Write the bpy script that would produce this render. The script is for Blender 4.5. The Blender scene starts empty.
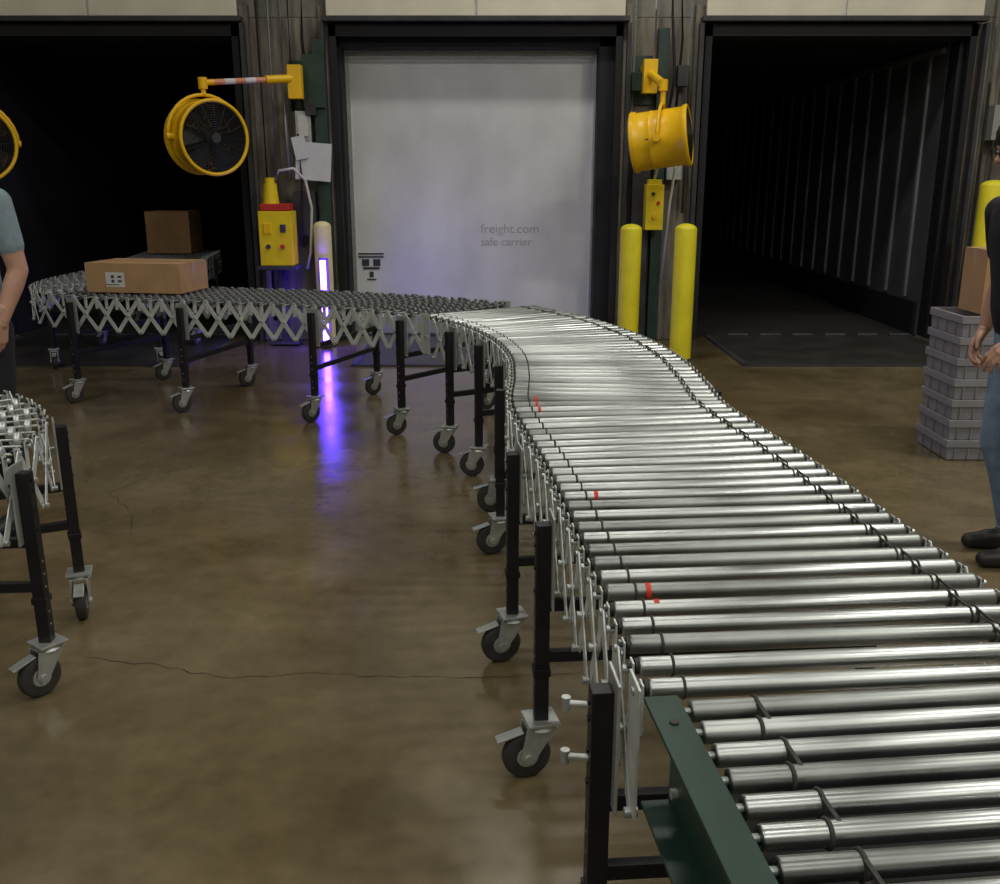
import bpy, math, random, bmesh
from mathutils import Vector, Matrix
from mathutils.bvhtree import BVHTree
random.seed(4)
scene = bpy.context.scene
V = Vector

# ------------------------------------------------------------------ materials
def mat(name, col, rough=0.5, metal=0.0, var=0.15, scale=8.0, bump=0.0, emit=None, estr=0.0, stretch=(1,1,1), detail=5.0, rvar=0.0, spec=0.5):
    m = bpy.data.materials.new(name); m.use_nodes = True
    nt = m.node_tree; b = nt.nodes['Principled BSDF']
    b.inputs['Roughness'].default_value = rough
    b.inputs['Metallic'].default_value = metal
    b.inputs['Specular IOR Level'].default_value = spec
    tc = nt.nodes.new('ShaderNodeTexCoord'); mp = nt.nodes.new('ShaderNodeMapping')
    mp.inputs['Scale'].default_value = stretch
    nz = nt.nodes.new('ShaderNodeTexNoise'); nz.inputs['Scale'].default_value = scale; nz.inputs['Detail'].default_value = detail
    nt.links.new(tc.outputs['Object'], mp.inputs[0]); nt.links.new(mp.outputs[0], nz.inputs['Vector'])
    rp = nt.nodes.new('ShaderNodeValToRGB')
    c = V(col); lo = c*(1-var); hi = c*(1+var)
    rp.color_ramp.elements[0].position = 0.3; rp.color_ramp.elements[1].position = 0.7
    rp.color_ramp.elements[0].color = (*lo, 1); rp.color_ramp.elements[1].color = (*[min(1, x) for x in hi], 1)
    nt.links.new(nz.outputs['Fac'], rp.inputs[0]); nt.links.new(rp.outputs[0], b.inputs['Base Color'])
    if rvar:
        mr = nt.nodes.new('ShaderNodeMapRange'); mr.inputs[1].default_value=.3; mr.inputs[2].default_value=.7
        mr.inputs[3].default_value = max(0.02, rough-rvar); mr.inputs[4].default_value = rough+rvar
        nt.links.new(nz.outputs['Fac'], mr.inputs[0]); nt.links.new(mr.outputs[0], b.inputs['Roughness'])
    if bump:
        bp = nt.nodes.new('ShaderNodeBump'); bp.inputs['Strength'].default_value = bump; bp.inputs['Distance'].default_value = 0.01
        nt.links.new(nz.outputs['Fac'], bp.inputs['Height']); nt.links.new(bp.outputs[0], b.inputs['Normal'])
    if emit:
        b.inputs['Emission Color'].default_value = (*emit, 1); b.inputs['Emission Strength'].default_value = estr
    return m

M = {}
M['steel'] = mat('roller_steel', (.48,.505,.50), .36, 1.0, .16, 3.5, rvar=.08, detail=8)
M['steel_dirty'] = mat('roller_steel_worn', (.31,.33,.32), .43, 1.0, .30, 5, rvar=.08, detail=8)
M['galv'] = mat('galvanised', (.52,.55,.54), .42, .7, .12, 30)
M['lattice'] = mat('zinc_lattice', (.64,.68,.67), .45, .4, .08, 20)
M['wheel_grey'] = mat('skate_wheel_grey', (.15,.155,.16), .45, .4, .2, 20)
M['wheel_zinc'] = mat('skate_wheel_zinc', (.62,.66,.66), .38, .6, .15, 20)
M['black'] = mat('black_powdercoat', (.009,.009,.012), .42, 0, .2, 20)
M['rubber'] = mat('wheel_rubber', (.035,.033,.03), .7, 0, .2, 30)
M['cap'] = mat('roller_bearing_cap', (.015,.015,.015), .5)
M['green'] = mat('green_enamel', (.012,.040,.028), .40, 0, .2, 12)
M['dgreen'] = mat('dark_green_steel', (.018,.045,.033), .5, 0, .3, 12)
M['yellow'] = mat('yellow_paint', (.85,.64,.01), .42, 0, .08, 6)
M['yellow_b'] = mat('bollard_yellow', (.80,.70,.02), .5, 0, .1, 5)
M['cream_b'] = mat('bollard_faded_yellow', (.78,.70,.42), .5, 0, .1, 5)
M['fanyel'] = mat('fan_yellow', (.92,.55,.006), .38, 0, .06, 6)
M['red'] = mat('red_tape', (.55,.03,.015), .5)
M['pink'] = mat('arm_orange_stripe', (.70,.28,.16), .5)
M['white'] = mat('white_plastic', (.62,.62,.62), .45, 0, .05)
M['paper'] = mat('paper', (.66,.66,.72), .7, 0, .05)
M['cream'] = mat('cream_door_panel', (.70,.66,.54), .6, 0, .08, 3)
M['darkframe'] = mat('dock_seal_black', (.008,.008,.011), .7, 0, .3, 6)
M['conc'] = mat('concrete_pilaster', (.19,.17,.14), .85, 0, .45, 6, bump=.4, stretch=(2.5,2,.4))
M['wall'] = mat('painted_block_wall', (.22,.21,.18), .85, 0, .2, 4, bump=.2)
M['ceil'] = mat('ceiling_deck', (.11,.11,.10), .9, 0, .2, 3)
M['card'] = mat('cardboard', (.42,.255,.125), .8, 0, .10, 10)
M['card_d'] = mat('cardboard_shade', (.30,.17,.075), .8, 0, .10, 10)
M['tape'] = mat('packing_tape', (.43,.27,.13), .35, 0, .05)
M['tote'] = mat('grey_tote_plastic', (.23,.225,.245), .5, 0, .12, 6)
M['plate'] = mat('steel_floor_plate', (.045,.046,.050), .6, .2, .3, 5)
M['leveler'] = mat('leveler_plate', (.045,.043,.038), .45, .2, .3, 3)
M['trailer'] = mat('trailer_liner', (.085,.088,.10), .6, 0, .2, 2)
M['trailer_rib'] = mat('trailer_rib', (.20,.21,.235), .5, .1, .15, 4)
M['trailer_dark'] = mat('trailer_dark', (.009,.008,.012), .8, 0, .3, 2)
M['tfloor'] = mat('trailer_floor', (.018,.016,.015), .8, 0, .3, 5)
M['tdoor'] = mat('trailer_rear_door', (.66,.67,.665), .5, 0, .13, 2.2, detail=9, stretch=(1,1,.6))
M['ink'] = mat('ink', (.04,.04,.06), .7)
M['fade'] = mat('faded_ink', (.42,.42,.42), .7)
M['crack'] = mat('floor_crack', (.035,.026,.015), .8)
M['lens'] = mat('violet_led', (.2,.1,.5), .4, emit=(.085,.030,1.0), estr=75)
M['tube'] = mat('light_diffuser', (.9,.9,.88), .4, emit=(1,.98,.93), estr=3)
M['skin'] = mat('skin', (.50,.28,.20), .5, 0, .06, 20)
M['tee'] = mat('blue_grey_tshirt', (.22,.29,.34), .9, 0, .1, 30, bump=.2)
M['blk_shirt'] = mat('black_shirt', (.010,.010,.012), .85, 0, .2, 20, bump=.2)
M['jeans'] = mat('blue_jeans', (.19,.28,.40), .9, 0, .25, 14, bump=.3)
M['dpants'] = mat('dark_trousers', (.012,.012,.016), .9, 0, .2, 20)
M['shoe'] = mat('black_shoe', (.012,.012,.012), .5)
M['hair'] = mat('dark_hair', (.016,.010,.007), .7, 0, .3, 60, bump=.4)
M['eye'] = mat('eye_white', (.7,.68,.65), .2)
M['iris'] = mat('iris', (.03,.02,.01), .2)
M['lip'] = mat('lips', (.38,.14,.11), .5)

def floor_mat():
    m = bpy.data.materials.new('sealed_concrete_floor'); m.use_nodes = True
    nt = m.node_tree; b = nt.nodes['Principled BSDF']; L = nt.links.new
    tc = nt.nodes.new('ShaderNodeTexCoord')
    def noise(s,d,r=.5):
        n = nt.nodes.new('ShaderNodeTexNoise'); n.inputs['Scale'].default_value = s; n.inputs['Detail'].default_value = d; n.inputs['Roughness'].default_value = r
        L(tc.outputs['Object'], n.inputs['Vector']); return n
    n1=noise(.8,6,.6); n2=noise(14,8); n3=noise(3.2,4); n4=noise(2.2,7,.65)
    def ramp(n,p0,c0,p1,c1):
        r = nt.nodes.new('ShaderNodeValToRGB'); e=r.color_ramp.elements
        e[0].position=p0; e[0].color=(*c0,1); e[1].position=p1; e[1].color=(*c1,1); L(n.outputs['Fac'], r.inputs[0]); return r
    r1=ramp(n1,.30,(.108,.082,.040),.72,(.215,.170,.095))
    r2=ramp(n2,.3,(.80,.80,.80),.7,(1.08,1.08,1.08))
    r4=ramp(n4,.35,(.70,.67,.62),.65,(1.12,1.12,1.12))
    mx = nt.nodes.new('ShaderNodeMix'); mx.data_type='RGBA'; mx.blend_type='MULTIPLY'; mx.inputs[0].default_value=.8
    L(r1.outputs[0], mx.inputs[6]); L(r2.outputs[0], mx.inputs[7])
    mx2 = nt.nodes.new('ShaderNodeMix'); mx2.data_type='RGBA'; mx2.blend_type='MULTIPLY'; mx2.inputs[0].default_value=.8
    L(mx.outputs[2], mx2.inputs[6]); L(r4.outputs[0], mx2.inputs[7]); L(mx2.outputs[2], b.inputs['Base Color'])
    mr = nt.nodes.new('ShaderNodeMapRange'); mr.inputs[1].default_value=.3; mr.inputs[2].default_value=.7
    mr.inputs[3].default_value=.14; mr.inputs[4].default_value=.27
    L(n3.outputs['Fac'], mr.inputs[0]); L(mr.outputs[0], b.inputs['Roughness'])
    b.inputs['Specular IOR Level'].default_value=.85
    bp = nt.nodes.new('ShaderNodeBump'); bp.inputs['Strength'].default_value=.06; bp.inputs['Distance'].default_value=.01
    L(n3.outputs['Fac'], bp.inputs['Height']); L(bp.outputs[0], b.inputs['Normal'])
    return m
M['floor'] = floor_mat()

# ------------------------------------------------------------------ mesh builder
def basis(d):
    d = V(d).normalized(); up = V((0,0,1)) if abs(d.z) < .95 else V((1,0,0))
    a = d.cross(up).normalized(); b = a.cross(d).normalized()
    return a, b, d

class MB:
    def __init__(s): s.v=[]; s.f=[]; s.m=[]; s.sm=[]; s.mats=[]
    def mi(s, k):
        if k not in s.mats: s.mats.append(k)
        return s.mats.index(k)
    def add(s, vs, fs, k, smooth=False):
        b = len(s.v); s.v += [tuple(v) for v in vs]; i = s.mi(k)
        for f in fs: s.f.append([b+j for j in f]); s.m.append(i); s.sm.append(smooth)
    def box(s, c, sz, k, R=None, taper=1.0):
        x,y,z = [q/2 for q in sz]; vs=[]
        for dz in (-1,1):
            t = taper if dz<0 else 1
            for dx,dy in ((-1,-1),(1,-1),(1,1),(-1,1)):
                p = V((dx*x*t, dy*y*t, dz*z))
                if R: p = R @ p
                vs.append(V(c)+p)
        s.add(vs, [(3,2,1,0),(4,5,6,7),(0,1,5,4),(1,2,6,5),(2,3,7,6),(3,0,4,7)], k)
    def bar(s, p0, p1, w, t, k, wdir=(0,0,1)):
        p0=V(p0); p1=V(p1); d=(p1-p0).normalized(); n=d.cross(V(wdir)).normalized(); u=n.cross(d).normalized()
        vs=[]
        for p in (p0,p1):
            for a,b in ((-1,-1),(1,-1),(1,1),(-1,1)): vs.append(p+u*a*w/2+n*b*t/2)
        s.add(vs, [(3,2,1,0),(4,5,6,7),(0,1,5,4),(1,2,6,5),(2,3,7,6),(3,0,4,7)], k)
    def lathe(s, o, axis, prof, k, seg=24, smooth=True, c0=False, c1=False):
        a,b,d = basis(axis); o=V(o); vs=[]; n=len(prof)
        for r,h in prof:
            for i in range(seg):
                t=2*math.pi*i/seg; vs.append(o+d*h+(a*math.cos(t)+b*math.sin(t))*r)
        fs=[]
        for j in range(n-1):
            for i in range(seg):
                i2=(i+1)%seg; fs.append((j*seg+i, j*seg+i2, (j+1)*seg+i2, (j+1)*seg+i))
        s.add(vs, fs, k, smooth)
        if c0: s.add(vs[:seg], [tuple(range(seg))], k)
        if c1: s.add(vs[-seg:], [tuple(range(seg))[::-1]], k)
    def cyl(s, p0, p1, r, k, r1=None, seg=16, caps=True):
        p0=V(p0); p1=V(p1); L=(p1-p0).length
        s.lathe(p0, p1-p0, [(r,0),(r if r1 is None else r1, L)], k, seg, True, caps, caps)
    def torus(s, c, axis, R, r, k, seg=32, ts=8):
        a,b,d = basis(axis); c=V(c); vs=[]; fs=[]
        for i in range(seg):
            t=2*math.pi*i/seg; u=a*math.cos(t)+b*math.sin(t)
            for j in range(ts):
                q=2*math.pi*j/ts; vs.append(c+u*(R+r*math.cos(q))+d*r*math.sin(q))
        for i in range(seg):
            for j in range(ts):
                fs.append((i*ts+j, ((i+1)%seg)*ts+j, ((i+1)%seg)*ts+(j+1)%ts, i*ts+(j+1)%ts))
        s.add(vs, fs, k, True)
    def tube(s, pts, r, k, seg=8):
        pts=[V(p) for p in pts]; vs=[]; fs=[]; n=len(pts); pa=None
        for i,p in enumerate(pts):
            d=(pts[min(i+1,n-1)]-pts[max(i-1,0)]).normalized()
            if pa is None: a,b,_=basis(d)
            else:
                a=(pa-d*pa.dot(d)).normalized(); b=d.cross(a).normalized()
            pa=a
            for j in range(seg):
                q=2*math.pi*j/seg; vs.append(p+(a*math.cos(q)+b*math.sin(q))*r)
        for i in range(n-1):
            for j in range(seg):
                fs.append((i*seg+j, i*seg+(j+1)%seg, (i+1)*seg+(j+1)%seg, (i+1)*seg+j))
        fs.append(tuple(range(seg))[::-1]); fs.append(tuple((n-1)*seg+j for j in range(seg)))
        s.add(vs, fs, k, True)
    def ell(s, c, rad, k, R=None, seg=20, rings=12):
        c=V(c); vs=[]; fs=[]
        for i in range(1,rings):
            ph=math.pi*i/rings
            for j in range(seg):
                t=2*math.pi*j/seg
                p=V((rad[0]*math.sin(ph)*math.cos(t), rad[1]*math.sin(ph)*math.sin(t), rad[2]*math.cos(ph)))
                if R: p=R@p
                vs.append(c+p)
        top=V((0,0,rad[2])); bot=V((0,0,-rad[2]))
        if R: top=R@top; bot=R@bot
        vs += [c+top, c+bot]; T=len(vs)-2; B=T+1
        for i in range(rings-2):
            for j in range(seg):
                j2=(j+1)%seg; fs.append((i*seg+j,(i+1)*seg+j,(i+1)*seg+j2,i*seg+j2))
        for j in range(seg):
            j2=(j+1)%seg; fs.append((T,j,j2)); fs.append((B,(rings-2)*seg+j2,(rings-2)*seg+j))
        s.add(vs, fs, k, True)
    def cap(s, p0, r0, p1, r1, k, seg=16):
        p0=V(p0);p1=V(p1);L=(p1-p0).length; prof=[]
        for i in range(0,7):
            a=math.pi/2*(1-i/6); prof.append((max(1e-4,r0*math.cos(a)), -r0*math.sin(a)))
        for i in range(0,7):
            a=math.pi/2*i/6; prof.append((max(1e-4,r1*math.cos(a)), L+r1*math.sin(a)))
        s.lathe(p0, p1-p0, prof, k, seg, True, True, True)

def obj(name, mb, parent=None, bevel=0, loc=None):
    me = bpy.data.meshes.new(name)
    off = V(loc) if loc is not None else V((0,0,0))
    me.from_pydata([tuple(V(v)-off) for v in mb.v], [], mb.f)
    for k in mb.mats: me.materials.append(M[k])
    me.polygons.foreach_set('material_index', mb.m); me.polygons.foreach_set('use_smooth', mb.sm); me.update()
    bm=bmesh.new(); bm.from_mesh(me); bmesh.ops.recalc_face_normals(bm, faces=bm.faces); bm.to_mesh(me); bm.free()
    o = bpy.data.objects.new(name, me); scene.collection.objects.link(o); o.location=off
    if parent:
        o.parent = parent; o.matrix_parent_inverse = Matrix.Translation(-parent.location)
    if bevel:
        b=o.modifiers.new('bevel','BEVEL'); b.width=bevel; b.segments=2; b.limit_method='ANGLE'
    return o

def empty(name, loc=(0,0,0)):
    e = bpy.data.objects.new(name, None); e.empty_display_size=.1; e.location=loc
    scene.collection.objects.link(e); return e

def Rz(a): return Matrix.Rotation(a,3,'Z')

# ------------------------------------------------------------------ room shell
WY = 9.2
mb=MB(); mb.box((0,1.7,-.05),(17,15.4,.1),'floor'); obj('floor',mb)
mb=MB(); mb.box((0,1.7,6.05),(17,15.4,.1),'ceil')
for x in range(-8,9,2): mb.box((x,1.7,5.9),(.12,15.3,.2),'ceil')
obj('ceiling',mb)
segs=[(-8.5,-4.95),(-2.34,-1.53),(1.10,1.84),(4.27,8.5)]
mb=MB()
for a,b in segs: mb.box(((a+b)/2,WY+.15,1.45),(b-a,.3,2.9),'conc')
mb.box((0,WY+.15,4.45),(17,.3,3.1),'wall')
for a,b in segs[1:3]:
    mb.box((a+.05,WY-.01,1.5),(.09,.04,3.0),'conc'); mb.box((b-.05,WY-.01,1.5),(.09,.04,3.0),'conc')
obj('wall_dock',mb,bevel=.008)
mb=MB(); mb.box((-8.55,1.7,3),(.1,15.4,6),'wall'); obj('wall_left',mb)
mb=MB(); mb.box((8.55,1.7,3),(.1,15.4,6),'wall'); obj('wall_right',mb)
mb=MB(); mb.box((0,-6.05,3),(17,.1,6),'wall'); obj('wall_rear',mb)

opens=[(-4.95,-2.34),(-1.53,1.10),(1.84,4.27)]
for i,(a,b) in enumerate(opens):
    mb=MB(); c=(a+b)/2; w=b-a; pw=w/2+.02
    for j in range(2):
        x=a-.02+pw*(j+.5)
        mb.box((x, WY-.07, 3.17),(pw-.02,.06,.54),'cream')
        mb.box((x, WY-.06, 3.73),(pw-.02,.06,.54),'cream')
    mb.box((c,WY-.06,3.45),(w+.02,.04,1.1),'galv')
    mb.box((c,WY-.085,2.875),(w+.10,.10,.045),'plate')
    obj('door_%d'%(i+1),mb,bevel=.006)
    mb=MB()
    for x,sg in ((a,1),(b,-1)):
        mb.box((x+sg*.03,WY-.03,1.42),(.06,.05,2.84),'darkframe')
        mb.box((x-sg*.05,WY-.09,1.42),(.035,.08,2.84),'plate')
    mb.box((c,WY-.03,2.79),(w,.05,.10),'darkframe')
    obj('trim_%d'%(i+1),mb)

# ------------------------------------------------------------------ trailers & dock seals
def trailer(name, a, b, liner, depth, ribs=True):
    e=empty(name,((a+b)/2,WY+.3,0))
    mb=MB(); y0=WY+.30; y1=y0+depth; c=(a+b)/2; w=b-a; H=2.72
    mb.box((c,(y0+y1)/2,-.05),(w,depth,.1),'tfloor')
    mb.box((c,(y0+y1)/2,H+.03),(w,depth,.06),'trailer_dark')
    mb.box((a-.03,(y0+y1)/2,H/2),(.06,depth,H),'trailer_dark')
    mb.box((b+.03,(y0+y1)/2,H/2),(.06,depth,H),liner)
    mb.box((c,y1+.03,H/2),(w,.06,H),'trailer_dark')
    obj('shell',mb,e)
    if ribs:
        mb=MB(); y=y0+.35
        while y<y1-.1:
            mb.box((b-.012,y,1.5),(.024,.045,2.3),'trailer_rib'); y+=.50
        mb.box((b-.015,(y0+y1)/2,.16),(.03,depth-.1,.32),'darkframe')
        mb.box((b-.02,(y0+y1)/2,2.67),(.04,depth-.1,.05),'trailer_rib')
        obj('wall_ribs',mb,e)
    return e
def seal(name,a,b,ia,ib,top):
    mb=MB()
    mb.box(((a+ia)/2,WY+.18,1.44),(ia-a,.2,2.88),'darkframe')
    mb.box(((b+ib)/2,WY+.18,1.44),(b-ib,.2,2.88),'darkframe')
    mb.box(((a+b)/2,WY+.18,(2.89+top)/2),(b-a-.002,.2,2.89-top),'darkframe')
    obj(name,mb,bevel=.01)
seal('dock_seal',-4.94,-2.35,-4.84,-2.44,2.72)
seal('dock_seal',-1.52,1.09,-1.45,.90,2.66)
seal('dock_seal',1.85,4.26,1.93,4.18,2.72)
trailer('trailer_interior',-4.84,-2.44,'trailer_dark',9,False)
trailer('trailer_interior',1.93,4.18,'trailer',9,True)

e=empty('trailer_rear_door',(-.27,WY+.36,0))
mb=MB(); mb.box((-.265,WY+.34,1.35),(2.36,.06,2.68),'tdoor')
obj('panel',mb,e)
mb=MB()
mb.box((-.265,WY+.305,2.62),(2.36,.02,.05),'galv')
mb.box((-.265,WY+.30,.10),(2.36,.02,.16),'galv')
mb.box((-1.43,WY+.30,1.35),(.035,.03,2.6),'galv'); mb.box((.90,WY+.30,1.35),(.035,.03,2.6),'galv')
obj('door_hardware',mb,e)
mb=MB(); X=-1.27; Yf=WY+.305
mb.box((X,Yf,.80),(.25,.004,.014),'ink'); mb.box((X,Yf,.77),(.25,.004,.014),'ink')
for q in (-.055,.055): mb.box((X+q,Yf,.715),(.07,.004,.065),'ink')
mb.box((X,Yf,.66),(.16,.004,.022),'ink'); mb.box((X,Yf,.60),(.04,.004,.055),'ink'); mb.box((X,Yf,.55),(.09,.004,.012),'ink')
obj('number_label',mb,e)
def text(body,loc,size,k,parent,name):
    cu=bpy.data.curves.new(name,'FONT'); cu.body=body; cu.size=size; cu.extrude=.001
    cu.materials.append(M[k]); o=bpy.data.objects.new(name,cu); scene.collection.objects.link(o)
    o.location=loc; o.rotation_euler=(math.pi/2,0,0)
    o.parent=parent; o.matrix_parent_inverse=Matrix.Translation(-parent.location)
text('freight.com',(-.19,WY+.308,1.00),.125,'fade',e,'faded_lettering_1')
text('safe carrier',(-.19,WY+.308,.88),.110,'fade',e,'faded_lettering_2')

for a,b in opens:
    mb=MB(); c=(a+b)/2
    mb.box((c,8.60,.006),(1.95,1.60,.012),'leveler')
    mb.box((c,7.81,.008),(2.05,.03,.016),'plate')
    mb.box((c-1.0,8.60,.008),(.05,1.6,.016),'plate'); mb.box((c+1.0,8.60,.008),(.05,1.6,.016),'plate')
    for j in range(6): mb.cyl((c-.8+.32*j,9.36,.02),(c-.6+.32*j,9.36,.02),.018,'plate',seg=10)
    obj('dock_leveler',mb)

def carton(name,c,sz,ang=0,label=None,k='card'):
    mb=MB(); R=Rz(ang); x,y,z=sz; cc=V(c)
    mb.box(cc,sz,k,R)
    t=.0015
    mb.box(cc+R@V((0,0,z/2+t/2)),(x,.055,t),'tape',R)
    for sx in (-1,1): mb.box(cc+R@V((sx*(x/2+t/2),0,z/2-.04)),(t,.055,.08),'tape',R)
    mb.box(cc+R@V((0,.001,z/2+.0004)),(x*.995,.004,.001),'card_d',R)
    if label:
        lx,lz,lw,lh=label
        mb.box(cc+R@V((lx,-y/2-.001,lz)),(lw,.002,lh),'white',R)
        for i in range(2): mb.box(cc+R@V((lx-lw*.12,-y/2-.0025,lz-lh*.1+i*lh*.3)),(lw*.16,.002,lh*.2),'ink',R)
        for i in range(2): mb.box(cc+R@V((lx+lw*.25,-y/2-.0025,lz-lh*.1+i*lh*.3)),(lw*.2,.002,lh*.14),'ink',R)
        mb.box(cc+R@V((lx-.02,-y/2-.0025,lz-lh*.34)),(lw*.7,.002,lh*.05),'ink',R)
    return obj(name,mb,bevel=.003)
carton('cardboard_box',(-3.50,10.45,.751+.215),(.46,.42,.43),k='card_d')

# ------------------------------------------------------------------ conveyor
def catmull(pts, step):
    P=[V((*p,0)) for p in pts]; P=[P[0]*2-P[1]]+P+[P[-1]*2-P[-2]]
    d=[]
    for i in range(1,len(P)-2):
        for j in range(40):
            t=j/40; a,b,c,e=P[i-1],P[i],P[i+1],P[i+2]
            d.append(.5*((2*b)+(c-a)*t+(2*a-5*b+4*c-e)*t*t+(3*b-a-3*c+e)*t**3))
    d.append(P[-2]); out=[]; acc=0; nxt=0
    for i in range(len(d)-1):
        L=(d[i+1]-d[i]).length
        while nxt<=acc+L:
            out.append(d[i].lerp(d[i+1],(nxt-acc)/L)); nxt+=step
        acc+=L
    res=[]
    for i,p in enumerate(out):
        a=out[max(0,i-1)]; b=out[min(len(out)-1,i+1)]; res.append((p,(b-a).normalized()))
    return res

def caster(mb, top, ang, wr=.064):
    x,y,z=top; d=V((math.cos(ang),math.sin(ang),0)); n=V((-d.y,d.x,0))
    c=V((x,y,wr))+d*.038
    mb.box((x,y,z-.004),(.085,.085,.008),'galv',Rz(ang))
    mb.cyl((x,y,z-.022),(x,y,z-.006),.040,'galv',r1=.030,seg=20)
    mb.cyl((x,y,z-.006),(x,y,z+.02),.015,'galv',seg=12)
    for s in (-1,1):
        o=n*s*.027; a=V((x,y,z-.018))+o
        pl=[a-d*.036,a+d*.044,c+d*.020+o+V((0,0,.004)),c+d*.008+o-V((0,0,.018)),c-d*.016+o-V((0,0,.008))]
        t=n*.003
        vs=[p-t for p in pl]+[p+t for p in pl]; k=len(pl)
        fs=[tuple(range(k))[::-1],tuple(range(k,2*k))]+[(i,(i+1)%k,k+(i+1)%k,k+i) for i in range(k)]
        mb.add(vs,fs,'galv')
        mb.cyl(c+o*1.05,c+o*1.30,.012,'galv',seg=10)
    mb.box(V((x,y,z-.020)),(.080,.058,.006),'galv',Rz(ang))
    w=.018
    mb.lathe(c-n*w,n,[(.022,0),(wr-.014,0),(wr-.004,.002),(wr,.010),(wr,2*w-.010),(wr-.004,2*w-.002),(wr-.014,2*w),(.022,2*w)],'rubber',28,True)
    mb.lathe(c-n*(w+.001),n,[(.008,0),(.028,0),(.032,.004)],'galv',20,True,True)
    mb.lathe(c+n*(w+.001),-n,[(.008,0),(.028,0),(.032,.004)],'galv',20,True,True)
    mb.bar(c+d*.01+V((0,0,wr+.005)),c+d*.080+V((0,0,wr-.014)),.034,.005,'galv',n)

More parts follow.
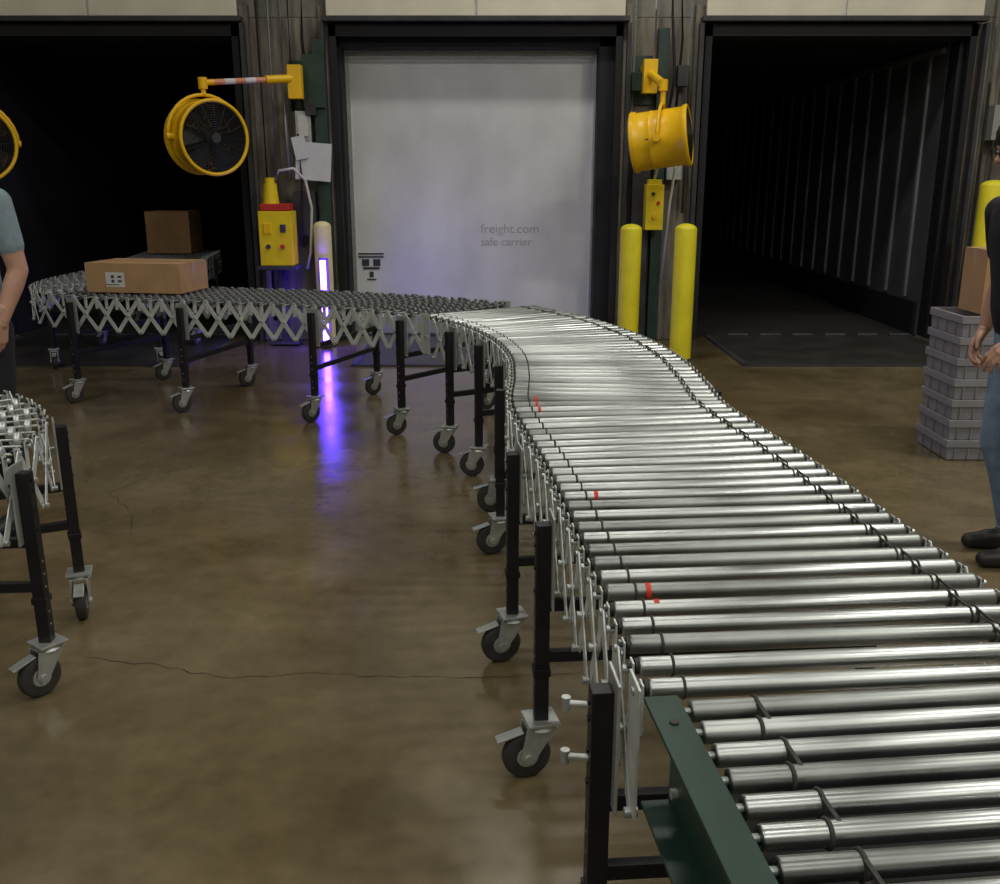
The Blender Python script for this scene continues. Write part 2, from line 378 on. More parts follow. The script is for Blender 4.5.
def flex_conveyor(name, pts, frames, W=.735, step=.071, zc=.733, r=.0165, angs=None, skate=None):
    S=catmull(pts,step); N=len(S)
    root=empty(name,(S[0][0].x,S[0][0].y,0))
    mb=MB(); rb=MB(); h=W/2
    for i,(p,t) in enumerate(S):
        n=V((-t.y,t.x,0)); c=V((p.x,p.y,zc+random.uniform(-.0012,.0012)))
        for sg in (-1,1):
            rb.cyl(c+n*sg*(h-.002),c+n*sg*(h+.020),.006,'cap',seg=8)
        if skate:
            wr=.024; cz=c+V((0,0,r-wr))
            rb.cyl(cz-n*h,cz+n*h,.0045,'galv',seg=8)
            nw=9; off=(.5 if i%2 else 0)
            for q in range(nw+(1 if i%2==0 else 0)):
                f=-h+.035+(W-.07)*(q+off)/nw; o=cz+n*f
                mb.lathe(o-n*.009,n,[(.007,0),(wr-.003,0),(wr,.003),(wr,.015),(wr-.003,.018),(.007,.018)],skate,16,True)
            continue
        n2=(n+t*random.uniform(-.007,.007)).normalized()
        k='steel' if random.random()<.55 else 'steel_dirty'
        mb.lathe(c-n2*h,n2,[(r*.55,0),(r*.93,.0),(r,.004),(r,W-.004),(r*.93,W),(r*.55,W)],k,20,True)
        for sg in (-1,1): rb.cyl(c+n*sg*h,c+n*sg*(h+.006),r*.82,'cap',seg=14)
        rb.torus(c+n*(h-.055),n,r+.0005,.0028,'rubber',18,6)
        for oo in (.080,.092): rb.torus(c+n*(-h+oo),n,r+.0005,.0022,'rubber',18,6)
        if i in (4,5,13,26,27,28):
            rb.lathe(c+n*(h-.085),n,[(r+.0008,0),(r+.0008,.010)],'red',18)
    if not skate:
        for i in range(N-1):
            p,t=S[i]; q,t2=S[i+1]; n=V((-t.y,t.x,0)); n2=V((-t2.y,t2.x,0))
            off=-h+(.080 if i%2==0 else .092)
            a=V((p.x,p.y,zc))+n*off; b=V((q.x,q.y,zc))+n2*off
            for s in (1,-1): rb.bar(a+V((0,0,s*r*.85)),b+V((0,0,s*r*.85)),.004,.004,'rubber',n)
    obj('skate_wheels' if skate else 'rollers',mb,root); obj('axles',rb,root)
    lb=MB(); ztop=zc-.002; zbot=zc-.225; zm=(ztop+zbot)/2
    for sg in (-1,1):
        def at(i,z,o=0):
            i=max(0,min(N-1,i)); p,t=S[i]; n=V((-t.y,t.x,0)); q=p+n*sg*(h+.014+o); return V((q.x,q.y,z))
        for i in range(0,N-2,2):
            lb.bar(at(i,ztop),at(i+2,zbot),.028,.003,'lattice')
            lb.bar(at(i+2,ztop,.007),at(i,zbot,.007),.028,.003,'lattice')
        for i in range(N):
            p,t=S[i]; n=V((-t.y,t.x,0))*sg
            lb.bar(at(i,ztop+.012,-.004),at(i,ztop-.075,-.004),.024,.003,'lattice',t)
            a=at(i,ztop-.002,-.004); lb.cyl(a,a+n*.016,.007,'galv',seg=6)
            if i%2==0:
                a=at(i,zbot,-.006); lb.cyl(a,a+n*.022,.009,'galv',seg=8)
            else:
                a=at(i,zm,-.006); lb.cyl(a,a+n*.024,.009,'galv',seg=8)
    for i in (0,N-1):
        p,t=S[i]; n=V((-t.y,t.x,0))
        for sg in (-1,1):
            q=p+n*sg*(h+.020); lb.box((q.x,q.y,zc-.10),(.07,.004,.23),'lattice',Rz(math.atan2(t.y,t.x)))
    obj('scissor_frame',lb,root)
    for j,(fx,fy) in enumerate(frames):
        i=min(range(N),key=lambda k:(S[k][0]-V((fx,fy,0))).length); p,t=S[i]; n=V((-t.y,t.x,0)); lg=MB()
        ang=math.atan2(t.y,t.x); R=Rz(ang); ends=[]
        for sg in (-1,1):
            q=p+n*sg*(W/2+.060); ends.append(q)
            lg.box((q.x,q.y,.425),(.036,.036,.54),'black',R)
            lg.box((q.x,q.y,.30),(.044,.044,.02),'black',R)
            q2=q-n*sg*.022
            lg.box((q2.x,q2.y,.60),(.085,.006,.24),'galv',R)
            for z in (.52,.58,.64,.67):
                lg.cyl(V((q.x,q.y,z))+n*sg*.016,V((q.x,q.y,z))+n*sg*.022,.006,'black',seg=8)
            for z in (.22,.26,.34,.38,.42):
                lg.cyl(V((q.x,q.y,z))+n*sg*.017,V((q.x,q.y,z))+n*sg*.0185,.004,'galv',seg=8)
            ca = angs[j] if (angs and j<len(angs)) else ang+math.pi+random.uniform(-1.1,1.1)
            caster(lg,(q.x,q.y,.165),ca+random.uniform(-.12,.12))
        a,b=ends
        for z,hh in ((.34,.03),(.48,.03)):
            lg.bar(V((a.x,a.y,z)),V((b.x,b.y,z)),hh,.022,'black')
        obj('leg_frame_%d'%(j+1),lg,root,bevel=.0015)
    return root,S

P_=math.pi
main_pts=[(.598,1.36),(.572,1.7),(.540,2.1),(.500,2.55),(.450,2.95),(.415,3.3),(.430,3.75),(.420,4.25),(.33,4.78),(.14,5.32),(-.12,5.74)]
flex_conveyor('roller_conveyor',main_pts,[(.585,1.46),(.54,2.22),(.48,2.85),(.42,3.66),(.41,4.25),(.30,4.86),(.08,5.44)],angs=[P_,P_+.35,P_+.3,P_+.25,P_+.1,P_-.2,P_-.3])
far_pts=[(-.20,5.86),(-.54,6.12),(-.98,6.34),(-1.48,6.50),(-1.98,6.63),(-2.48,6.78),(-2.92,6.98),(-3.17,7.33),(-3.25,7.8),(-3.25,8.7),(-3.38,9.7),(-3.55,10.9)]
flex_conveyor('skate_wheel_conveyor',far_pts,[(-.34,5.97),(-1.0,6.37),(-1.97,6.63),(-2.78,6.91),(-3.24,7.75),(-3.25,8.8),(-3.45,10.2)],step=.082,angs=[P_+.5,P_+.7,P_+.6,P_+.9],skate='wheel_grey')
near_pts=[(-2.00,1.55),(-1.85,2.05),(-1.78,2.5),(-1.85,2.90),(-2.08,3.18),(-2.44,3.31),(-2.95,3.32),(-3.6,3.27),(-4.4,3.15)]
flex_conveyor('skate_wheel_conveyor',near_pts,[(-1.87,2.0),(-1.78,2.58),(-1.87,2.95),(-2.7,3.32),(-3.5,3.27)],W=.72,step=.062,angs=[P_,P_+.9,-1.2,P_,P_],skate='wheel_zinc')

def green_conveyor():
    t=V((-.10,.995,0)).normalized(); n=V((-t.y,t.x,0)); o=V((.612,1.30,0)); L=2.1
    root=empty('green_roller_conveyor',(o.x,o.y,0)); W=.66; r=.0165; zc=.734
    rb=MB(); bb=MB(); s=.005; i=0
    while s<L-.05:
        c=o-t*s; c=V((c.x,c.y,zc))
        rb.lathe(c-n*W/2,n,[(r*.5,0),(r*.93,0),(r,.003),(r,W-.003),(r*.93,W),(r*.5,W)],'steel' if i%3 else 'steel_dirty',20)
        for sg in (-1,1): bb.cyl(c+n*sg*W/2,c+n*sg*(W/2+.03),.006,'galv',seg=6)
        off=W/2-(.085 if i%2 else .100)
        bb.torus(c+n*off,n,r+.0006,.0035,'rubber',18,6)
        if i%2==0:
            d=c-t*.057
            for z in (1,-1): bb.bar(c+n*off+V((0,0,z*r*.85)),d+n*off+V((0,0,z*r*.85)),.006,.005,'rubber',n)
        s+=.057; i+=1
    obj('rollers',rb,root); obj('axles_and_bands',bb,root)
    fb=MB(); R=Rz(math.atan2(t.y,t.x)); mid=o-t*(L/2)
    for sg in (-1,1):
        c=mid+n*sg*(W/2+.022); c2=mid+n*sg*(W/2+.045)
        fb.box((c.x,c.y,.665),(L,.006,.18),'green',R)
        fb.box((c2.x,c2.y,.757),(L,.052,.006),'green',R)
        fb.box((c2.x,c2.y,.578),(L,.046,.006),'green',R)
        for q in (-.9,-.3,.3,.93):
            p=c2+t*q*L*.5; fb.cyl((p.x,p.y,.759),(p.x,p.y,.763),.007,'plate',seg=8)
        for q in (.96,.55,.1,-.5):
            for z in (.62,.70):
                p=c+t*q*L*.5; fb.cyl(V((p.x,p.y,z)),V((p.x,p.y,z))+n*sg*.012,.009,'galv',seg=8)
        for q in (.45,-.70):
            p=mid+t*q*L*.5+n*sg*(W/2+.042)
            fb.box((p.x,p.y,.29),(.06,.045,.58),'green',R); fb.box((p.x,p.y,.006),(.12,.10,.012),'green',R)
        p=mid+t*.62*L*.5+n*sg*(W/2+.026)
        fb.box((p.x,p.y,.665),(.10,.002,.07),'paper',R); fb.box((p.x,p.y,.68),(.07,.004,.012),'ink',R)
    for q in (.45,-.70,.95,0):
        a=mid+t*q*L*.5-n*(W/2+.02); b=mid+t*q*L*.5+n*(W/2+.02); z=.2 if q in(.45,-.70) else .60
        fb.bar(V((a.x,a.y,z)),V((b.x,b.y,z)),.05,.03,'green')
    fb.box((mid.x,mid.y,.625),(L*.95,W*.9,.01),'darkframe',R)
    obj('side_frame',fb,root,bevel=.0015)
    hb=MB()
    for z in (.56,.66):
        a=V((.185,1.40,z)); hb.cyl(a,a+V((-.075,.01,0)),.006,'galv',seg=10); hb.cyl(a+V((-.075,.01,-.012)),a+V((-.075,.01,.012)),.008,'galv',seg=10)
    obj('coupling_bolts',hb,root)
green_conveyor()

carton('cardboard_box',(-2.48,6.76,.752+.1),(.70,.40,.20),math.radians(-10),(-.13,-.012,.14,.10))

# ------------------------------------------------------------------ bollards
def bollard(x,y,h,r=.092,k='yellow_b'):
    mb=MB()
    prof=[(r,0),(r,h-.05)]+[(r*math.cos(a),h-.05+.05*math.sin(a)) for a in [math.pi/2*i/6 for i in range(1,6)]]+[(.001,h)]
    mb.lathe((x,y,0),(0,0,1),prof,k,32,True)
    mb.lathe((x,y,0),(0,0,1),[(r+.02,0),(r+.02,.012),(r,.013)],'plate',32)
    obj('bollard',mb)
bollard(1.12,8.3,1.14); bollard(1.56,8.15,1.15); bollard(4.22,8.4,1.50,.11); bollard(-1.62,8.86,1.14,.08,'cream_b')

# ------------------------------------------------------------------ fans
def fan(name, c, axis, r, L, mount, top):
    root=empty(name,c); c=V(c); d=V(axis).normalized(); a,b,_=basis(d)
    mb=MB()
    mb.lathe(c-d*L/2,d,[(r-.012,0),(r+.012,0),(r+.012,.02),(r,.026),(r,L*.33),(r+.006,L*.35),(r,L*.37),(r,L-.026),(r+.012,L-.02),(r+.012,L)],'fanyel',48)
    mb.lathe(c-d*L/2,d,[(r-.012,0),(r-.008,L)],'cap',48)  # inner wall coloured near-black to stand in for shade inside the drum
    mb.lathe(c-d*L/2,d,[(r-.008,L),(r+.012,L)],'fanyel',48)
    obj('drum',mb,root)
    g=MB()
    for side,kk in ((1,'cap'),(-1,'fanyel')):
        o=c+d*side*(L/2+.004); n=16
        for i in range(1,n+1): g.torus(o+d*side*.03*(1-(i/n)**2),d,r*i/n*.99,.0034 if side>0 else .0026,kk,40,5)
        for i in range(16):
            t=2*math.pi*i/16; u=a*math.cos(t)+b*math.sin(t)
            g.tube([o+u*r*f+d*side*.03*(1-f*f) for f in (.08,.4,.7,1)],.003,kk,5)
        g.cyl(o+d*side*.02,o+d*side*.036,r*.14,'plate',seg=20)
        g.torus(o,d,r,.016,'fanyel' ,40,8)
    obj('guards',g,root)
    f=MB()
    f.cyl(c-d*L*.40,c+d*L*.05,r*.26,'cap',seg=24); f.cyl(c+d*L*.05,c+d*L*.28,r*.17,'cap',seg=24)  # motor, blades and struts darkened in colour, painting the drum's inner shade
    for i in range(6):
        t=2*math.pi*i/6; u=a*math.cos(t)+b*math.sin(t); w=d.cross(u); vs=[]
        for rr,hw,tw in ((.15,.10,.9),(.5,.20,.6),(.92,.26,.35)):
            e1=(w*math.cos(tw)+d*math.sin(tw))*hw*r
            vs+= [c+d*L*.12+u*r*rr-e1, c+d*L*.12+u*r*rr+e1]
        f.add(vs,[(0,1,3,2),(2,3,5,4)],'cap',True)
    for s in (-1,1): f.bar(c-d*L*.2-a*r*s,c-d*L*.2+a*0,.03,.01,'cap',d)
    obj('blades_and_motor',f,root)
    y=MB(); h=V((0,0,1)); side=d.cross(h).normalized()
    arc=[c+(side*math.cos(q)+h*math.sin(q))*(r+.045) for q in [math.pi*i/16 for i in range(17)]]
    arc=[c+side*(r-.005)]+arc+[c-side*(r-.005)]
    y.tube(arc,.014,'fanyel',10)
    y.cyl(c+side*(r-.01),c+side*(r+.06),.03,'fanyel',seg=12); y.cyl(c-side*(r-.01),c-side*(r+.06),.03,'fanyel',seg=12)
    tp=c+h*(r+.045); y.cyl(tp,V((tp.x,tp.y,top)),.022,'fanyel',seg=14); y.cyl(V((tp.x,tp.y,top-.05)),V((tp.x,tp.y,top+.04)),.038,'fanyel',seg=16)
    obj('yoke',y,root)
    m=MB(); e=V(mount); s=V((tp.x,tp.y,top)); v=e-s
    if v.length>.6:
        n=9
        for i in range(n):
            k=('fanyel','pink','paper','pink','paper','pink','fanyel','fanyel','fanyel')[i]
            m.cyl(s+v*i/n,s+v*(i+1)/n,.024 if i<6 else .036,k,seg=14)
    else: m.cyl(s,e,.035,'fanyel',seg=14)
    m.box((e.x,e.y,e.z-.03),(.12,.10,.28),'fanyel')
    m.box((e.x,(e.y+WY)/2,e.z+.06),(.08,max(.05,WY-e.y),.05),'fanyel'); m.box((e.x,(e.y+WY)/2,e.z-.12),(.08,max(.05,WY-e.y),.05),'fanyel')
    m.box((e.x,WY-.015,e.z-.03),(.22,.03,.42),'dgreen')
    obj('swing_arm',m,root,bevel=.003)
fan('drum_fan',(-2.47,8.40,1.845),(.66,-.74,-.04),.295,.28,(-1.80,8.90,2.36),2.28)
fan('drum_fan',(1.35,8.35,1.83),(.93,-.28,.12),.235,.44,(1.31,8.85,2.40),2.26)
fan('drum_fan',(-4.45,8.40,1.80),(.55,-.80,-.04),.31,.30,(-5.25,8.95,2.36),2.28)

# ------------------------------------------------------------------ wall equipment
e=empty('dock_control_post',(-1.75,9.05,0)); mb=MB()
mb.box((-1.62,9.10,1.35),(.11,.10,2.7),'dgreen')
mb.box((-1.66,9.02,2.35),(.20,.02,.45),'dgreen')
mb.box((-1.78,9.10,1.95),(.14,.12,.30),'galv'); mb.box((-1.80,9.06,1.20),(.20,.14,.40),'plate')
mb.box((-1.78,9.03,1.97),(.09,.02,.18),'white')
mb.box((-1.70,9.03,2.12),(.10,.04,.12),'plate')
obj('post',mb,e,bevel=.004)
mb=MB()
mb.box((-1.69,8.97,1.66),(.32,.006,.33),'paper',Matrix.Rotation(.08,3,'Y'))
mb.box((-1.80,8.95,1.78),(.12,.006,.20),'paper',Matrix.Rotation(-.2,3,'Y'))
obj('notice_sheet',mb,e)
mb=MB()
mb.tube([(-1.95,9.10,3.4),(-1.95,9.10,2.0),(-1.93,9.08,1.5)],.018,'galv'); mb.tube([(-2.06,9.12,3.4),(-2.06,9.12,.2)],.014,'galv')
mb.tube([(-2.15,9.10,3.4),(-2.15,9.10,.2)],.022,'plate'); mb.tube([(-1.88,9.12,3.4),(-1.88,9.12,2.1)],.012,'black'); mb.tube([(-1.74,9.12,3.4),(-1.76,9.08,2.7),(-1.72,9.10,2.1)],.014,'black')
mb.tube([(-2.02,8.85,1.50),(-1.98,8.85,1.58),(-1.85,8.85,1.60),(-1.76,8.90,1.50),(-1.73,8.99,1.25),(-1.76,8.99,.85),(-1.80,9.0,.7)],.013,'white',8)
mb.tube([(-1.82,8.98,1.9),(-1.80,8.95,1.5),(-1.82,8.95,1.2),(-1.82,8.97,.9)],.010,'black',8)
obj('conduits',mb,e)
e=empty('yellow_dock_controller',(-2.02,8.85,0)); mb=MB()
mb.box((-2.02,8.85,.99),(.30,.22,.48),'yellow')
mb.box((-2.02,8.85,1.265),(.26,.20,.06),'red')
mb.cyl((-2.07,8.85,1.29),(-2.07,8.85,1.47),.075,'yellow',r1=.06,seg=20); mb.cyl((-2.07,8.85,1.47),(-2.07,8.85,1.52),.045,'yellow',seg=20)
mb.box((-2.09,8.735,1.08),(.07,.02,.10),'fanyel'); mb.box((-1.95,8.735,1.08),(.05,.02,.07),'ink')
mb.cyl((-1.96,8.73,.92),(-1.96,8.71,.92),.02,'red',seg=14); mb.cyl((-2.09,8.74,.92),(-2.09,8.72,.92),.02,'ink',seg=14)
mb.box((-2.02,8.85,.73),(.36,.26,.04),'plate')
mb.box((-2.02,8.93,.36),(.08,.06,.72),'plate'); mb.box((-2.02,8.92,.022),(.28,.22,.02),'plate')
mb.box((-2.02,9.06,1.0),(.10,.22,.05),'plate')
obj('housing',mb,e,bevel=.006)
e=empty('violet_guide_light',(-1.58,8.66,0)); mb=MB()
mb.box((-1.60,8.735,.42),(.08,.02,.80),'plate'); mb.box((-1.60,8.70,.03),(.10,.09,.03),'plate'); obj('backplate',mb,e)
mb=MB(); mb.cyl((-1.60,8.69,.06),(-1.60,8.69,.80),.026,'lens',seg=14); obj('lamp_tube',mb,e)
e=empty('dock_control_station',(1.45,9.1,0)); mb=MB()
mb.box((1.33,9.08,2.35),(.30,.08,.16),'dgreen'); mb.box((1.46,9.13,1.4),(.10,.10,2.8),'dgreen')
mb.box((1.30,9.12,.95),(.16,.12,1.9),'plate')
mb.box((1.40,8.93,1.26),(.16,.16,.40),'yellow'); mb.box((1.40,8.93,1.48),(.12,.12,.05),'yellow')
mb.box((1.40,9.06,1.26),(.08,.14,.08),'plate')
mb.cyl((1.38,8.85,1.38),(1.38,8.83,1.38),.016,'ink',seg=14); mb.cyl((1.43,8.85,1.30),(1.43,8.83,1.30),.016,'red',seg=14); mb.cyl((1.40,8.85,1.18),(1.40,8.83,1.18),.022,'fanyel',seg=14)
mb.box((1.60,9.13,1.65),(.14,.12,.30),'galv'); mb.box((1.64,9.11,2.4),(.10,.10,.18),'plate')
obj('housing',mb,e,bevel=.005)
mb=MB()
mb.tube([(1.40,8.93,1.50),(1.42,8.85,1.63),(1.50,8.85,1.68),(1.58,8.92,1.60),(1.56,9.0,1.3),(1.52,9.05,.6)],.013,'white',8)
mb.tube([(1.20,9.12,3.4),(1.20,9.12,.3)],.018,'galv'); mb.tube([(1.70,9.12,3.4),(1.70,9.12,1.2)],.015,'galv'); mb.tube([(1.50,9.06,3.4),(1.52,9.06,2.9),(1.56,9.04,2.4),(1.50,9.06,1.9)],.012,'black')
mb.tube([(1.58,9.1,3.4),(1.62,9.07,2.7),(1.58,9.08,1.9)],.012,'black')
mb.tube([(1.38,9.1,3.4),(1.38,9.08,2.5)],.014,'paper')
obj('conduits',mb,e)
e=empty('wall_conduit',(4.5,9.1,0)); mb=MB()
for x,r in ((4.42,.02),(4.52,.014),(4.68,.03)): mb.tube([(x,9.12,4.5),(x,9.12,.2)],r,'galv')
mb.box((4.55,9.10,2.0),(.2,.14,.3),'galv'); obj('pipes',mb,e)

# ------------------------------------------------------------------ tote stack
e=empty('plastic_tote_stack',(2.72,5.22,0))
for i in range(7):
    mb=MB(); z0=.004+i*.114; h=.113; cx,cy=2.73,5.24; w,dp=.54,.40
    def ring(ww,dd,z): return [V((cx-ww/2,cy-dd/2,z)),V((cx+ww/2,cy-dd/2,z)),V((cx+ww/2,cy+dd/2,z)),V((cx-ww/2,cy+dd/2,z))]
    rs=[ring(w*.95,dp*.94,z0),ring(w*.965,dp*.955,z0+h*.62),ring(w,dp,z0+h*.64),ring(w,dp,z0+h),ring(w*.93,dp*.92,z0+h),ring(w*.90,dp*.89,z0+.01)]
    vs=sum(rs,[]); fs=[(3,2,1,0),(20,21,22,23)]
    for j in range(5):
        for k in range(4): fs.append((j*4+k,j*4+(k+1)%4,(j+1)*4+(k+1)%4,(j+1)*4+k))
    mb.add(vs,fs,'tote')
    for k in range(-3,4): mb.box((cx+k*.072,cy-dp/2*.965,z0+h*.32),(.008,.012,h*.60),'tote')
    for k in (-1,0,1): mb.box((cx-w/2*.97,cy+k*.11,z0+h*.32),(.012,.008,h*.60),'tote')
    mb.box((cx,cy-dp/2-.003,z0+h*.82),(.14,.012,h*.20),'tote')
    obj('tote_%d'%(i+1),mb,e,bevel=.003)
carton('cardboard_box',(2.745,5.24,.803+.17),(.32,.26,.34),.0)

# ------------------------------------------------------------------ floor cracks
def crack(pts,w):
    mb=MB(); P=[]
    for i in range(len(pts)-1):
        a=V((*pts[i],0)); b=V((*pts[i+1],0)); n=max(2,int((b-a).length/.04))
        for j in range(n):
            q=a.lerp(b,j/n); q+=V((random.uniform(-.008,.008),random.uniform(-.012,.012),0)); P.append(q)
    P.append(V((*pts[-1],0)))
    for i in range(len(P)-1):
        d=(P[i+1]-P[i]).normalized(); n=V((-d.y,d.x,0)); w0=w*random.uniform(.2,1); z=V((0,0,.0008))
        mb.add([P[i]-n*w0+z,P[i+1]-n*w0+z,P[i+1]+n*w0+z,P[i]+n*w0+z],[(0,1,2,3)],'crack')
    obj('floor_crack',mb)
crack([(-1.35,2.80),(-1.1,2.74),(-.85,2.66),(-.6,2.69),(-.1,2.66),(.3,2.70)],.0024)
crack([(-1.85,4.75),(-1.95,4.5),(-1.7,4.15),(-1.62,3.9)],.0028)

# ------------------------------------------------------------------ people
def hand(mb, wrist, d, palmn, thumbdir, curl=.5, s=1.0):
    w=V(wrist); d=V(d).normalized(); nn=V(palmn); nn=(nn-d*nn.dot(d)).normalized(); sd=V(thumbdir); sd=(sd-d*sd.dot(d)-nn*sd.dot(nn)).normalized()
    mb.cap(w-d*.05*s,.026*s,w+d*.012*s,.024*s,'skin')
    spec=[(.030,.088,(.042,.026,.021)),(.010,.094,(.046,.030,.022)),(-.010,.089,(.043,.028,.021)),(-.029,.080,(.034,.021,.019))]
    for k,(o,L,segs) in enumerate(spec):
        base=w+sd*o*.55*s+d*.01*s; kn=w+sd*o*s+d*L*s
        mb.cap(base,.015*s,kn,.0115*s,'skin')
        p=kn; a=curl*(.55+.1*k); rr=[.0092,.0085,.0078,.0068]
        for j,l in enumerate(segs):
            q=p+(d*math.cos(a)+nn*math.sin(a))*l*s+sd*o*.06
            mb.cap(p,rr[j]*s,q,rr[j+1]*s,'skin'); p=q; a+=curl*.75
    mb.cap(w+sd*.012*s+d*.015*s,.016*s,w+sd*.034*s+d*.042*s+nn*.010*s,.0125*s,'skin')
    p=w+sd*.034*s+d*.042*s+nn*.010*s; q=p+(d*.75+sd*.5+nn*.35).normalized()*.032*s; mb.cap(p,.0115*s,q,.0095*s,'skin')
    r2=q+(d*.9+sd*.15+nn*.4).normalized()*.027*s; mb.cap(q,.0098*s,r2,.0078*s,'skin')

def remeshed(name, mb, voxel, parent, xf, smooth=4):
    me=bpy.data.meshes.new(name+'_src'); me.from_pydata(mb.v,[],mb.f); me.update()
    o=bpy.data.objects.new(name+'_src',me); scene.collection.objects.link(o)
    bm=bmesh.new(); bm.from_mesh(me); bmesh.ops.recalc_face_normals(bm,faces=bm.faces); bm.to_mesh(me); bm.free()
    r=o.modifiers.new('r','REMESH'); r.mode='VOXEL'; r.voxel_size=voxel
    sm=o.modifiers.new('s','SMOOTH'); sm.factor=.5; sm.iterations=smooth
    bpy.context.view_layer.update()
    dg=bpy.context.evaluated_depsgraph_get()
    nm=bpy.data.meshes.new_from_object(o.evaluated_get(dg)); nm.name=name
    bvh=BVHTree.FromPolygons([V(v) for v in mb.v],mb.f)
    nm.materials.clear()
    for k in mb.mats: nm.materials.append(M[k])
    for p in nm.polygons:
        loc,no,idx,dist=bvh.find_nearest(p.center); p.material_index=mb.m[idx] if idx is not None else 0; p.use_smooth=True
    bpy.data.objects.remove(o)
    nm.transform(xf)
    n=bpy.data.objects.new(name,nm); scene.collection.objects.link(n)
    if parent: n.parent=parent; n.matrix_parent_inverse=Matrix.Translation(-parent.location)
    return n

def loft(mb, secs, k, seg=28):
    vs=[];fs=[]
    for z,cx,cy,rx,ry in secs:
        for i in range(seg):
            t=2*math.pi*i/seg; c,s_=math.cos(t),math.sin(t)
            vs.append(V((cx+rx*math.copysign(abs(c)**.85,c), cy+ry*math.copysign(abs(s_)**.85,s_), z)))
    n=len(secs)
    for j in range(n-1):
        for i in range(seg): fs.append((j*seg+i,j*seg+(i+1)%seg,(j+1)*seg+(i+1)%seg,(j+1)*seg+i))
    fs.append(tuple(range(seg))[::-1]); fs.append(tuple((n-1)*seg+i for i in range(seg)))
    mb.add(vs,fs,k,True)

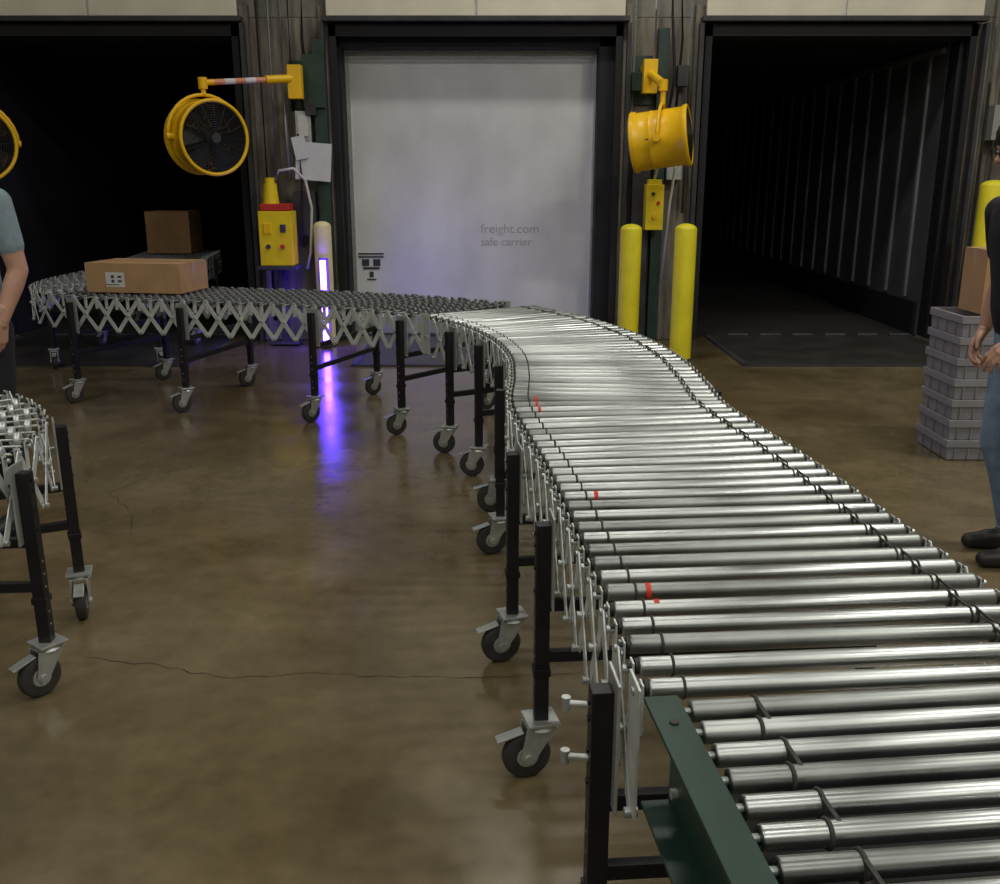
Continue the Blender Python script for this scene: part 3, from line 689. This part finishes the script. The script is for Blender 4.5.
def person(name, loc, rot, shirt, pants, lean, arms, hands, feet, headpitch=.0, scale=1.0, sleeve=.55, glasses=False):
    root=empty(name,loc)
    xf=Matrix.Translation(V(loc))@Matrix.Rotation(rot,4,'Z')@Matrix.Scale(scale,4)
    mb=MB()
    def cy(z): return lean*max(0,z-.9)
    loft(mb,[(.90,0,cy(.9),.155,.105),(.96,0,cy(.96),.168,.118),(1.03,0,cy(1.03)+.008,.165,.12),(1.12,0,cy(1.12)+.008,.160,.115),(1.22,0,cy(1.22)+.004,.172,.118),(1.32,0,cy(1.32),.186,.120),(1.39,0,cy(1.39)-.004,.190,.108),(1.44,0,cy(1.44)-.006,.160,.088),(1.475,0,cy(1.475)-.004,.095,.068),(1.49,0,cy(1.49),.072,.062)],shirt)
    loft(mb,[(.78,0,-.005,.10,.085),(.84,0,-.005,.158,.112),(.90,0,-.002,.170,.118),(.955,0,cy(.955),.160,.108)],pants)
    hy=cy(1.62)+.015
    mb.cap((0,cy(1.45),1.44),.058,(0,hy-.01,1.56),.052,'skin')
    for sd,(hip,kn,an) in feet.items():
        hip=V(hip);kn=V(kn);an=V(an)
        mb.cap(hip,.093,hip.lerp(kn,.5),.080,pants); mb.cap(hip.lerp(kn,.5),.080,kn,.064,pants)
        calf=kn.lerp(an,.35)+V((0,-.012,0)); mb.cap(kn,.062,calf,.062,pants); mb.cap(calf,.062,an+V((0,0,-.01)),.054,pants)
        a=V((an.x,an.y,0))
        mb.cap(a+V((0,-.035,.045)),.043,a+V((0,.10,.043)),.041,'shoe'); mb.cap(a+V((0,.09,.038)),.042,a+V((.0,.175,.034)),.033,'shoe')
        mb.cap(a+V((0,-.01,.06)),.044,a+V((0,.02,.08)),.042,'shoe')
    for sd,(sh,el,wr) in arms.items():
        sh=V(sh);el=V(el);wr=V(wr); m=sh.lerp(el,sleeve); m2=sh.lerp(el,.35)
        sx=1 if sd=='R' else -1
        mb.cap(V((sx*.11,sh.y,sh.z-.005)),.068,sh,.064,shirt)
        mb.cap(sh,.064,m2,.060,shirt); mb.cap(m2,.060,m,.056,shirt)
        mb.cap(m,.046,el,.040,'skin'); fa=el.lerp(wr,.3); mb.cap(el,.040,fa,.041,'skin'); mb.cap(fa,.041,wr,.027,'skin')
    remeshed('body',mb,.008,root,xf)
    H=MB(); c=V((0,hy,1.635)); Rp=Matrix.Rotation(headpitch,3,'X')
    def hp(x,y,z): return c+Rp@V((x,y,z))
    H.cap(hp(0,-.02,-.13),.052,hp(0,-.01,-.05),.05,'skin')
    H.ell(hp(0,-.008,.022),(.074,.094,.088),'skin',Rp); H.ell(hp(0,.022,-.045),(.058,.068,.066),'skin',Rp)
    H.ell(hp(0,.066,-.088),(.024,.020,.018),'skin',Rp)
    H.cap(hp(0,.084,.012),.009,hp(0,.104,-.022),.012,'skin'); H.ell(hp(.012,.094,-.026),(.009,.010,.008),'skin',Rp); H.ell(hp(-.012,.094,-.026),(.009,.010,.008),'skin',Rp)
    H.cap(hp(-.032,.078,.022),.010,hp(.032,.078,.022),.010,'skin')
    for s in (-1,1):
        H.ell(hp(s*.076,-.008,-.005),(.009,.018,.031),'skin',Rp); H.ell(hp(s*.036,.070,-.028),(.018,.016,.018),'skin',Rp)
        H.cap(hp(s*.020,.086,.020),.0045,hp(s*.045,.076,.020),.0035,'hair')
    H.cap(hp(-.018,.088,-.054),.0055,hp(.018,.088,-.054),.0055,'lip'); H.cap(hp(-.014,.087,-.063),.006,hp(.014,.087,-.063),.006,'lip')
    H.ell(hp(0,-.022,.040),(.083,.098,.088),'hair',Rp); H.ell(hp(0,-.060,-.005),(.074,.062,.075),'hair',Rp)
    if glasses:
        H.ell(hp(0,-.010,.060),(.086,.108,.078),'hair',Rp); H.cap(hp(-.045,.078,.045),.012,hp(.045,.078,.045),.012,'hair')
    remeshed('head',H,.0042,root,xf,2)
    E=MB()
    for s in (-1,1):
        p=hp(s*.031,.076,.002); q=hp(s*.031,.086,.002)
        E.ell(xf@p,(.0125,.0125,.0125),'eye'); E.ell(xf@q,(.006,.006,.006),'iris')
    obj('eyes',E,root)
    if glasses:
        G=MB()
        for s in (-1,1):
            G.torus(xf@hp(s*.033,.100,.0),xf.to_3x3()@(Rp@V((0,1,0))),.020,.0025,'cap',20,6)
            G.tube([xf@hp(s*.053,.097,.004),xf@hp(s*.078,.05,.006),xf@hp(s*.082,-.01,.006)],.0025,'cap',6)
        G.tube([xf@hp(-.013,.103,.004),xf@hp(.013,.103,.004)],.0025,'cap',6)
        obj('glasses',G,root)
    for sd,(d,pn,td,curl) in hands.items():
        hb=MB(); hand(hb,arms[sd][2],d,pn,td,curl); remeshed('hand_'+('right' if sd=='R' else 'left'),hb,.0033,root,xf,2)
    return root

person('worker_in_black_shirt',(2.065,3.66,0),math.pi/2,'blk_shirt','jeans',.165,
    {'R':((.21,.08,1.40),(.25,.02,1.12),(.22,.08,.93)),'L':((-.21,.08,1.40),(-.26,.03,1.12),(-.21,.15,.945))},
    {'R':((-.05,.4,-.85),(-.5,-.3,-.4),(-.6,.5,.3),.7),'L':((.05,.80,-.50),(.4,-.3,-.5),(.6,.5,.3),.7)},
    {'R':((.09,0,.88),(.10,.03,.47),(.10,-.09,.09)),'L':((-.09,0,.88),(-.10,.03,.47),(-.11,-.05,.09))},headpitch=-.2,scale=.985,glasses=True)
person('worker_in_grey_tshirt',(-2.26,4.04,0),math.pi-.15,'tee','dpants',.05,
    {'R':((.21,.02,1.40),(.25,.03,1.12),(.22,.18,.95)),'L':((-.21,.02,1.41),(-.265,.01,1.14),(-.225,.10,.94))},
    {'R':((-.1,.6,-.7),(-.8,-.1,-.2),(-.1,.8,.3),.6),'L':((.12,.2,-.95),(.9,-.1,0),(.1,.9,.2),.45)},
    {'R':((.09,0,.88),(.10,.02,.47),(.11,-.02,.09)),'L':((-.09,0,.88),(-.10,.03,.47),(-.11,-.02,.09))},headpitch=-.3,scale=1.0,sleeve=.62)

# ------------------------------------------------------------------ ceiling lights
def lamp(x,y,power,sx=1.3,sy=.35,z=5.6):
    e=empty('ceiling_light',(x,y,z)); mb=MB()
    mb.box((x,y,z+.06),(sx+.08,sy+.06,.08),'white')
    for dx in (-.5,.5): mb.cyl((x+dx*sx,y,z+.1),(x+dx*sx,y,5.99),.006,'galv',seg=6)
    obj('housing',mb,e,bevel=.005)
    mb=MB(); mb.box((x,y,z+.015),(sx,sy,.01),'tube'); obj('diffuser',mb,e)
    l=bpy.data.lights.new('lamp','AREA'); l.shape='RECTANGLE'; l.size=sx; l.size_y=sy; l.energy=power; l.color=(1,.965,.87)
    o=bpy.data.objects.new('lamp',l); scene.collection.objects.link(o); o.location=(x,y,z); o.parent=e; o.matrix_parent_inverse=Matrix.Translation(-e.location)
for x,y,p in ((-4,0,66),(0.5,0,24),(4,0,95),(-4,3.6,30),(.5,3.6,24),(4.2,3.6,125),(-4,7.0,4),(.5,7.2,56),(4.2,7.0,30),(-4,-3.5,75),(.5,-3.5,50),(4.2,-3.5,75)):
    lamp(x,y,p)

w=bpy.data.worlds.new('world'); scene.world=w; w.use_nodes=True
w.node_tree.nodes['Background'].inputs[0].default_value=(.02,.02,.025,1); w.node_tree.nodes['Background'].inputs[1].default_value=1

# ------------------------------------------------------------------ camera
cam=bpy.data.cameras.new('camera'); cam.sensor_width=36; cam.lens=34.2; cam.clip_end=100
co=bpy.data.objects.new('camera',cam); scene.collection.objects.link(co)
co.location=(0,0,1.5); co.rotation_euler=(math.radians(90-15.42),0,0)
scene.camera=co
scene.view_settings.view_transform='Standard'
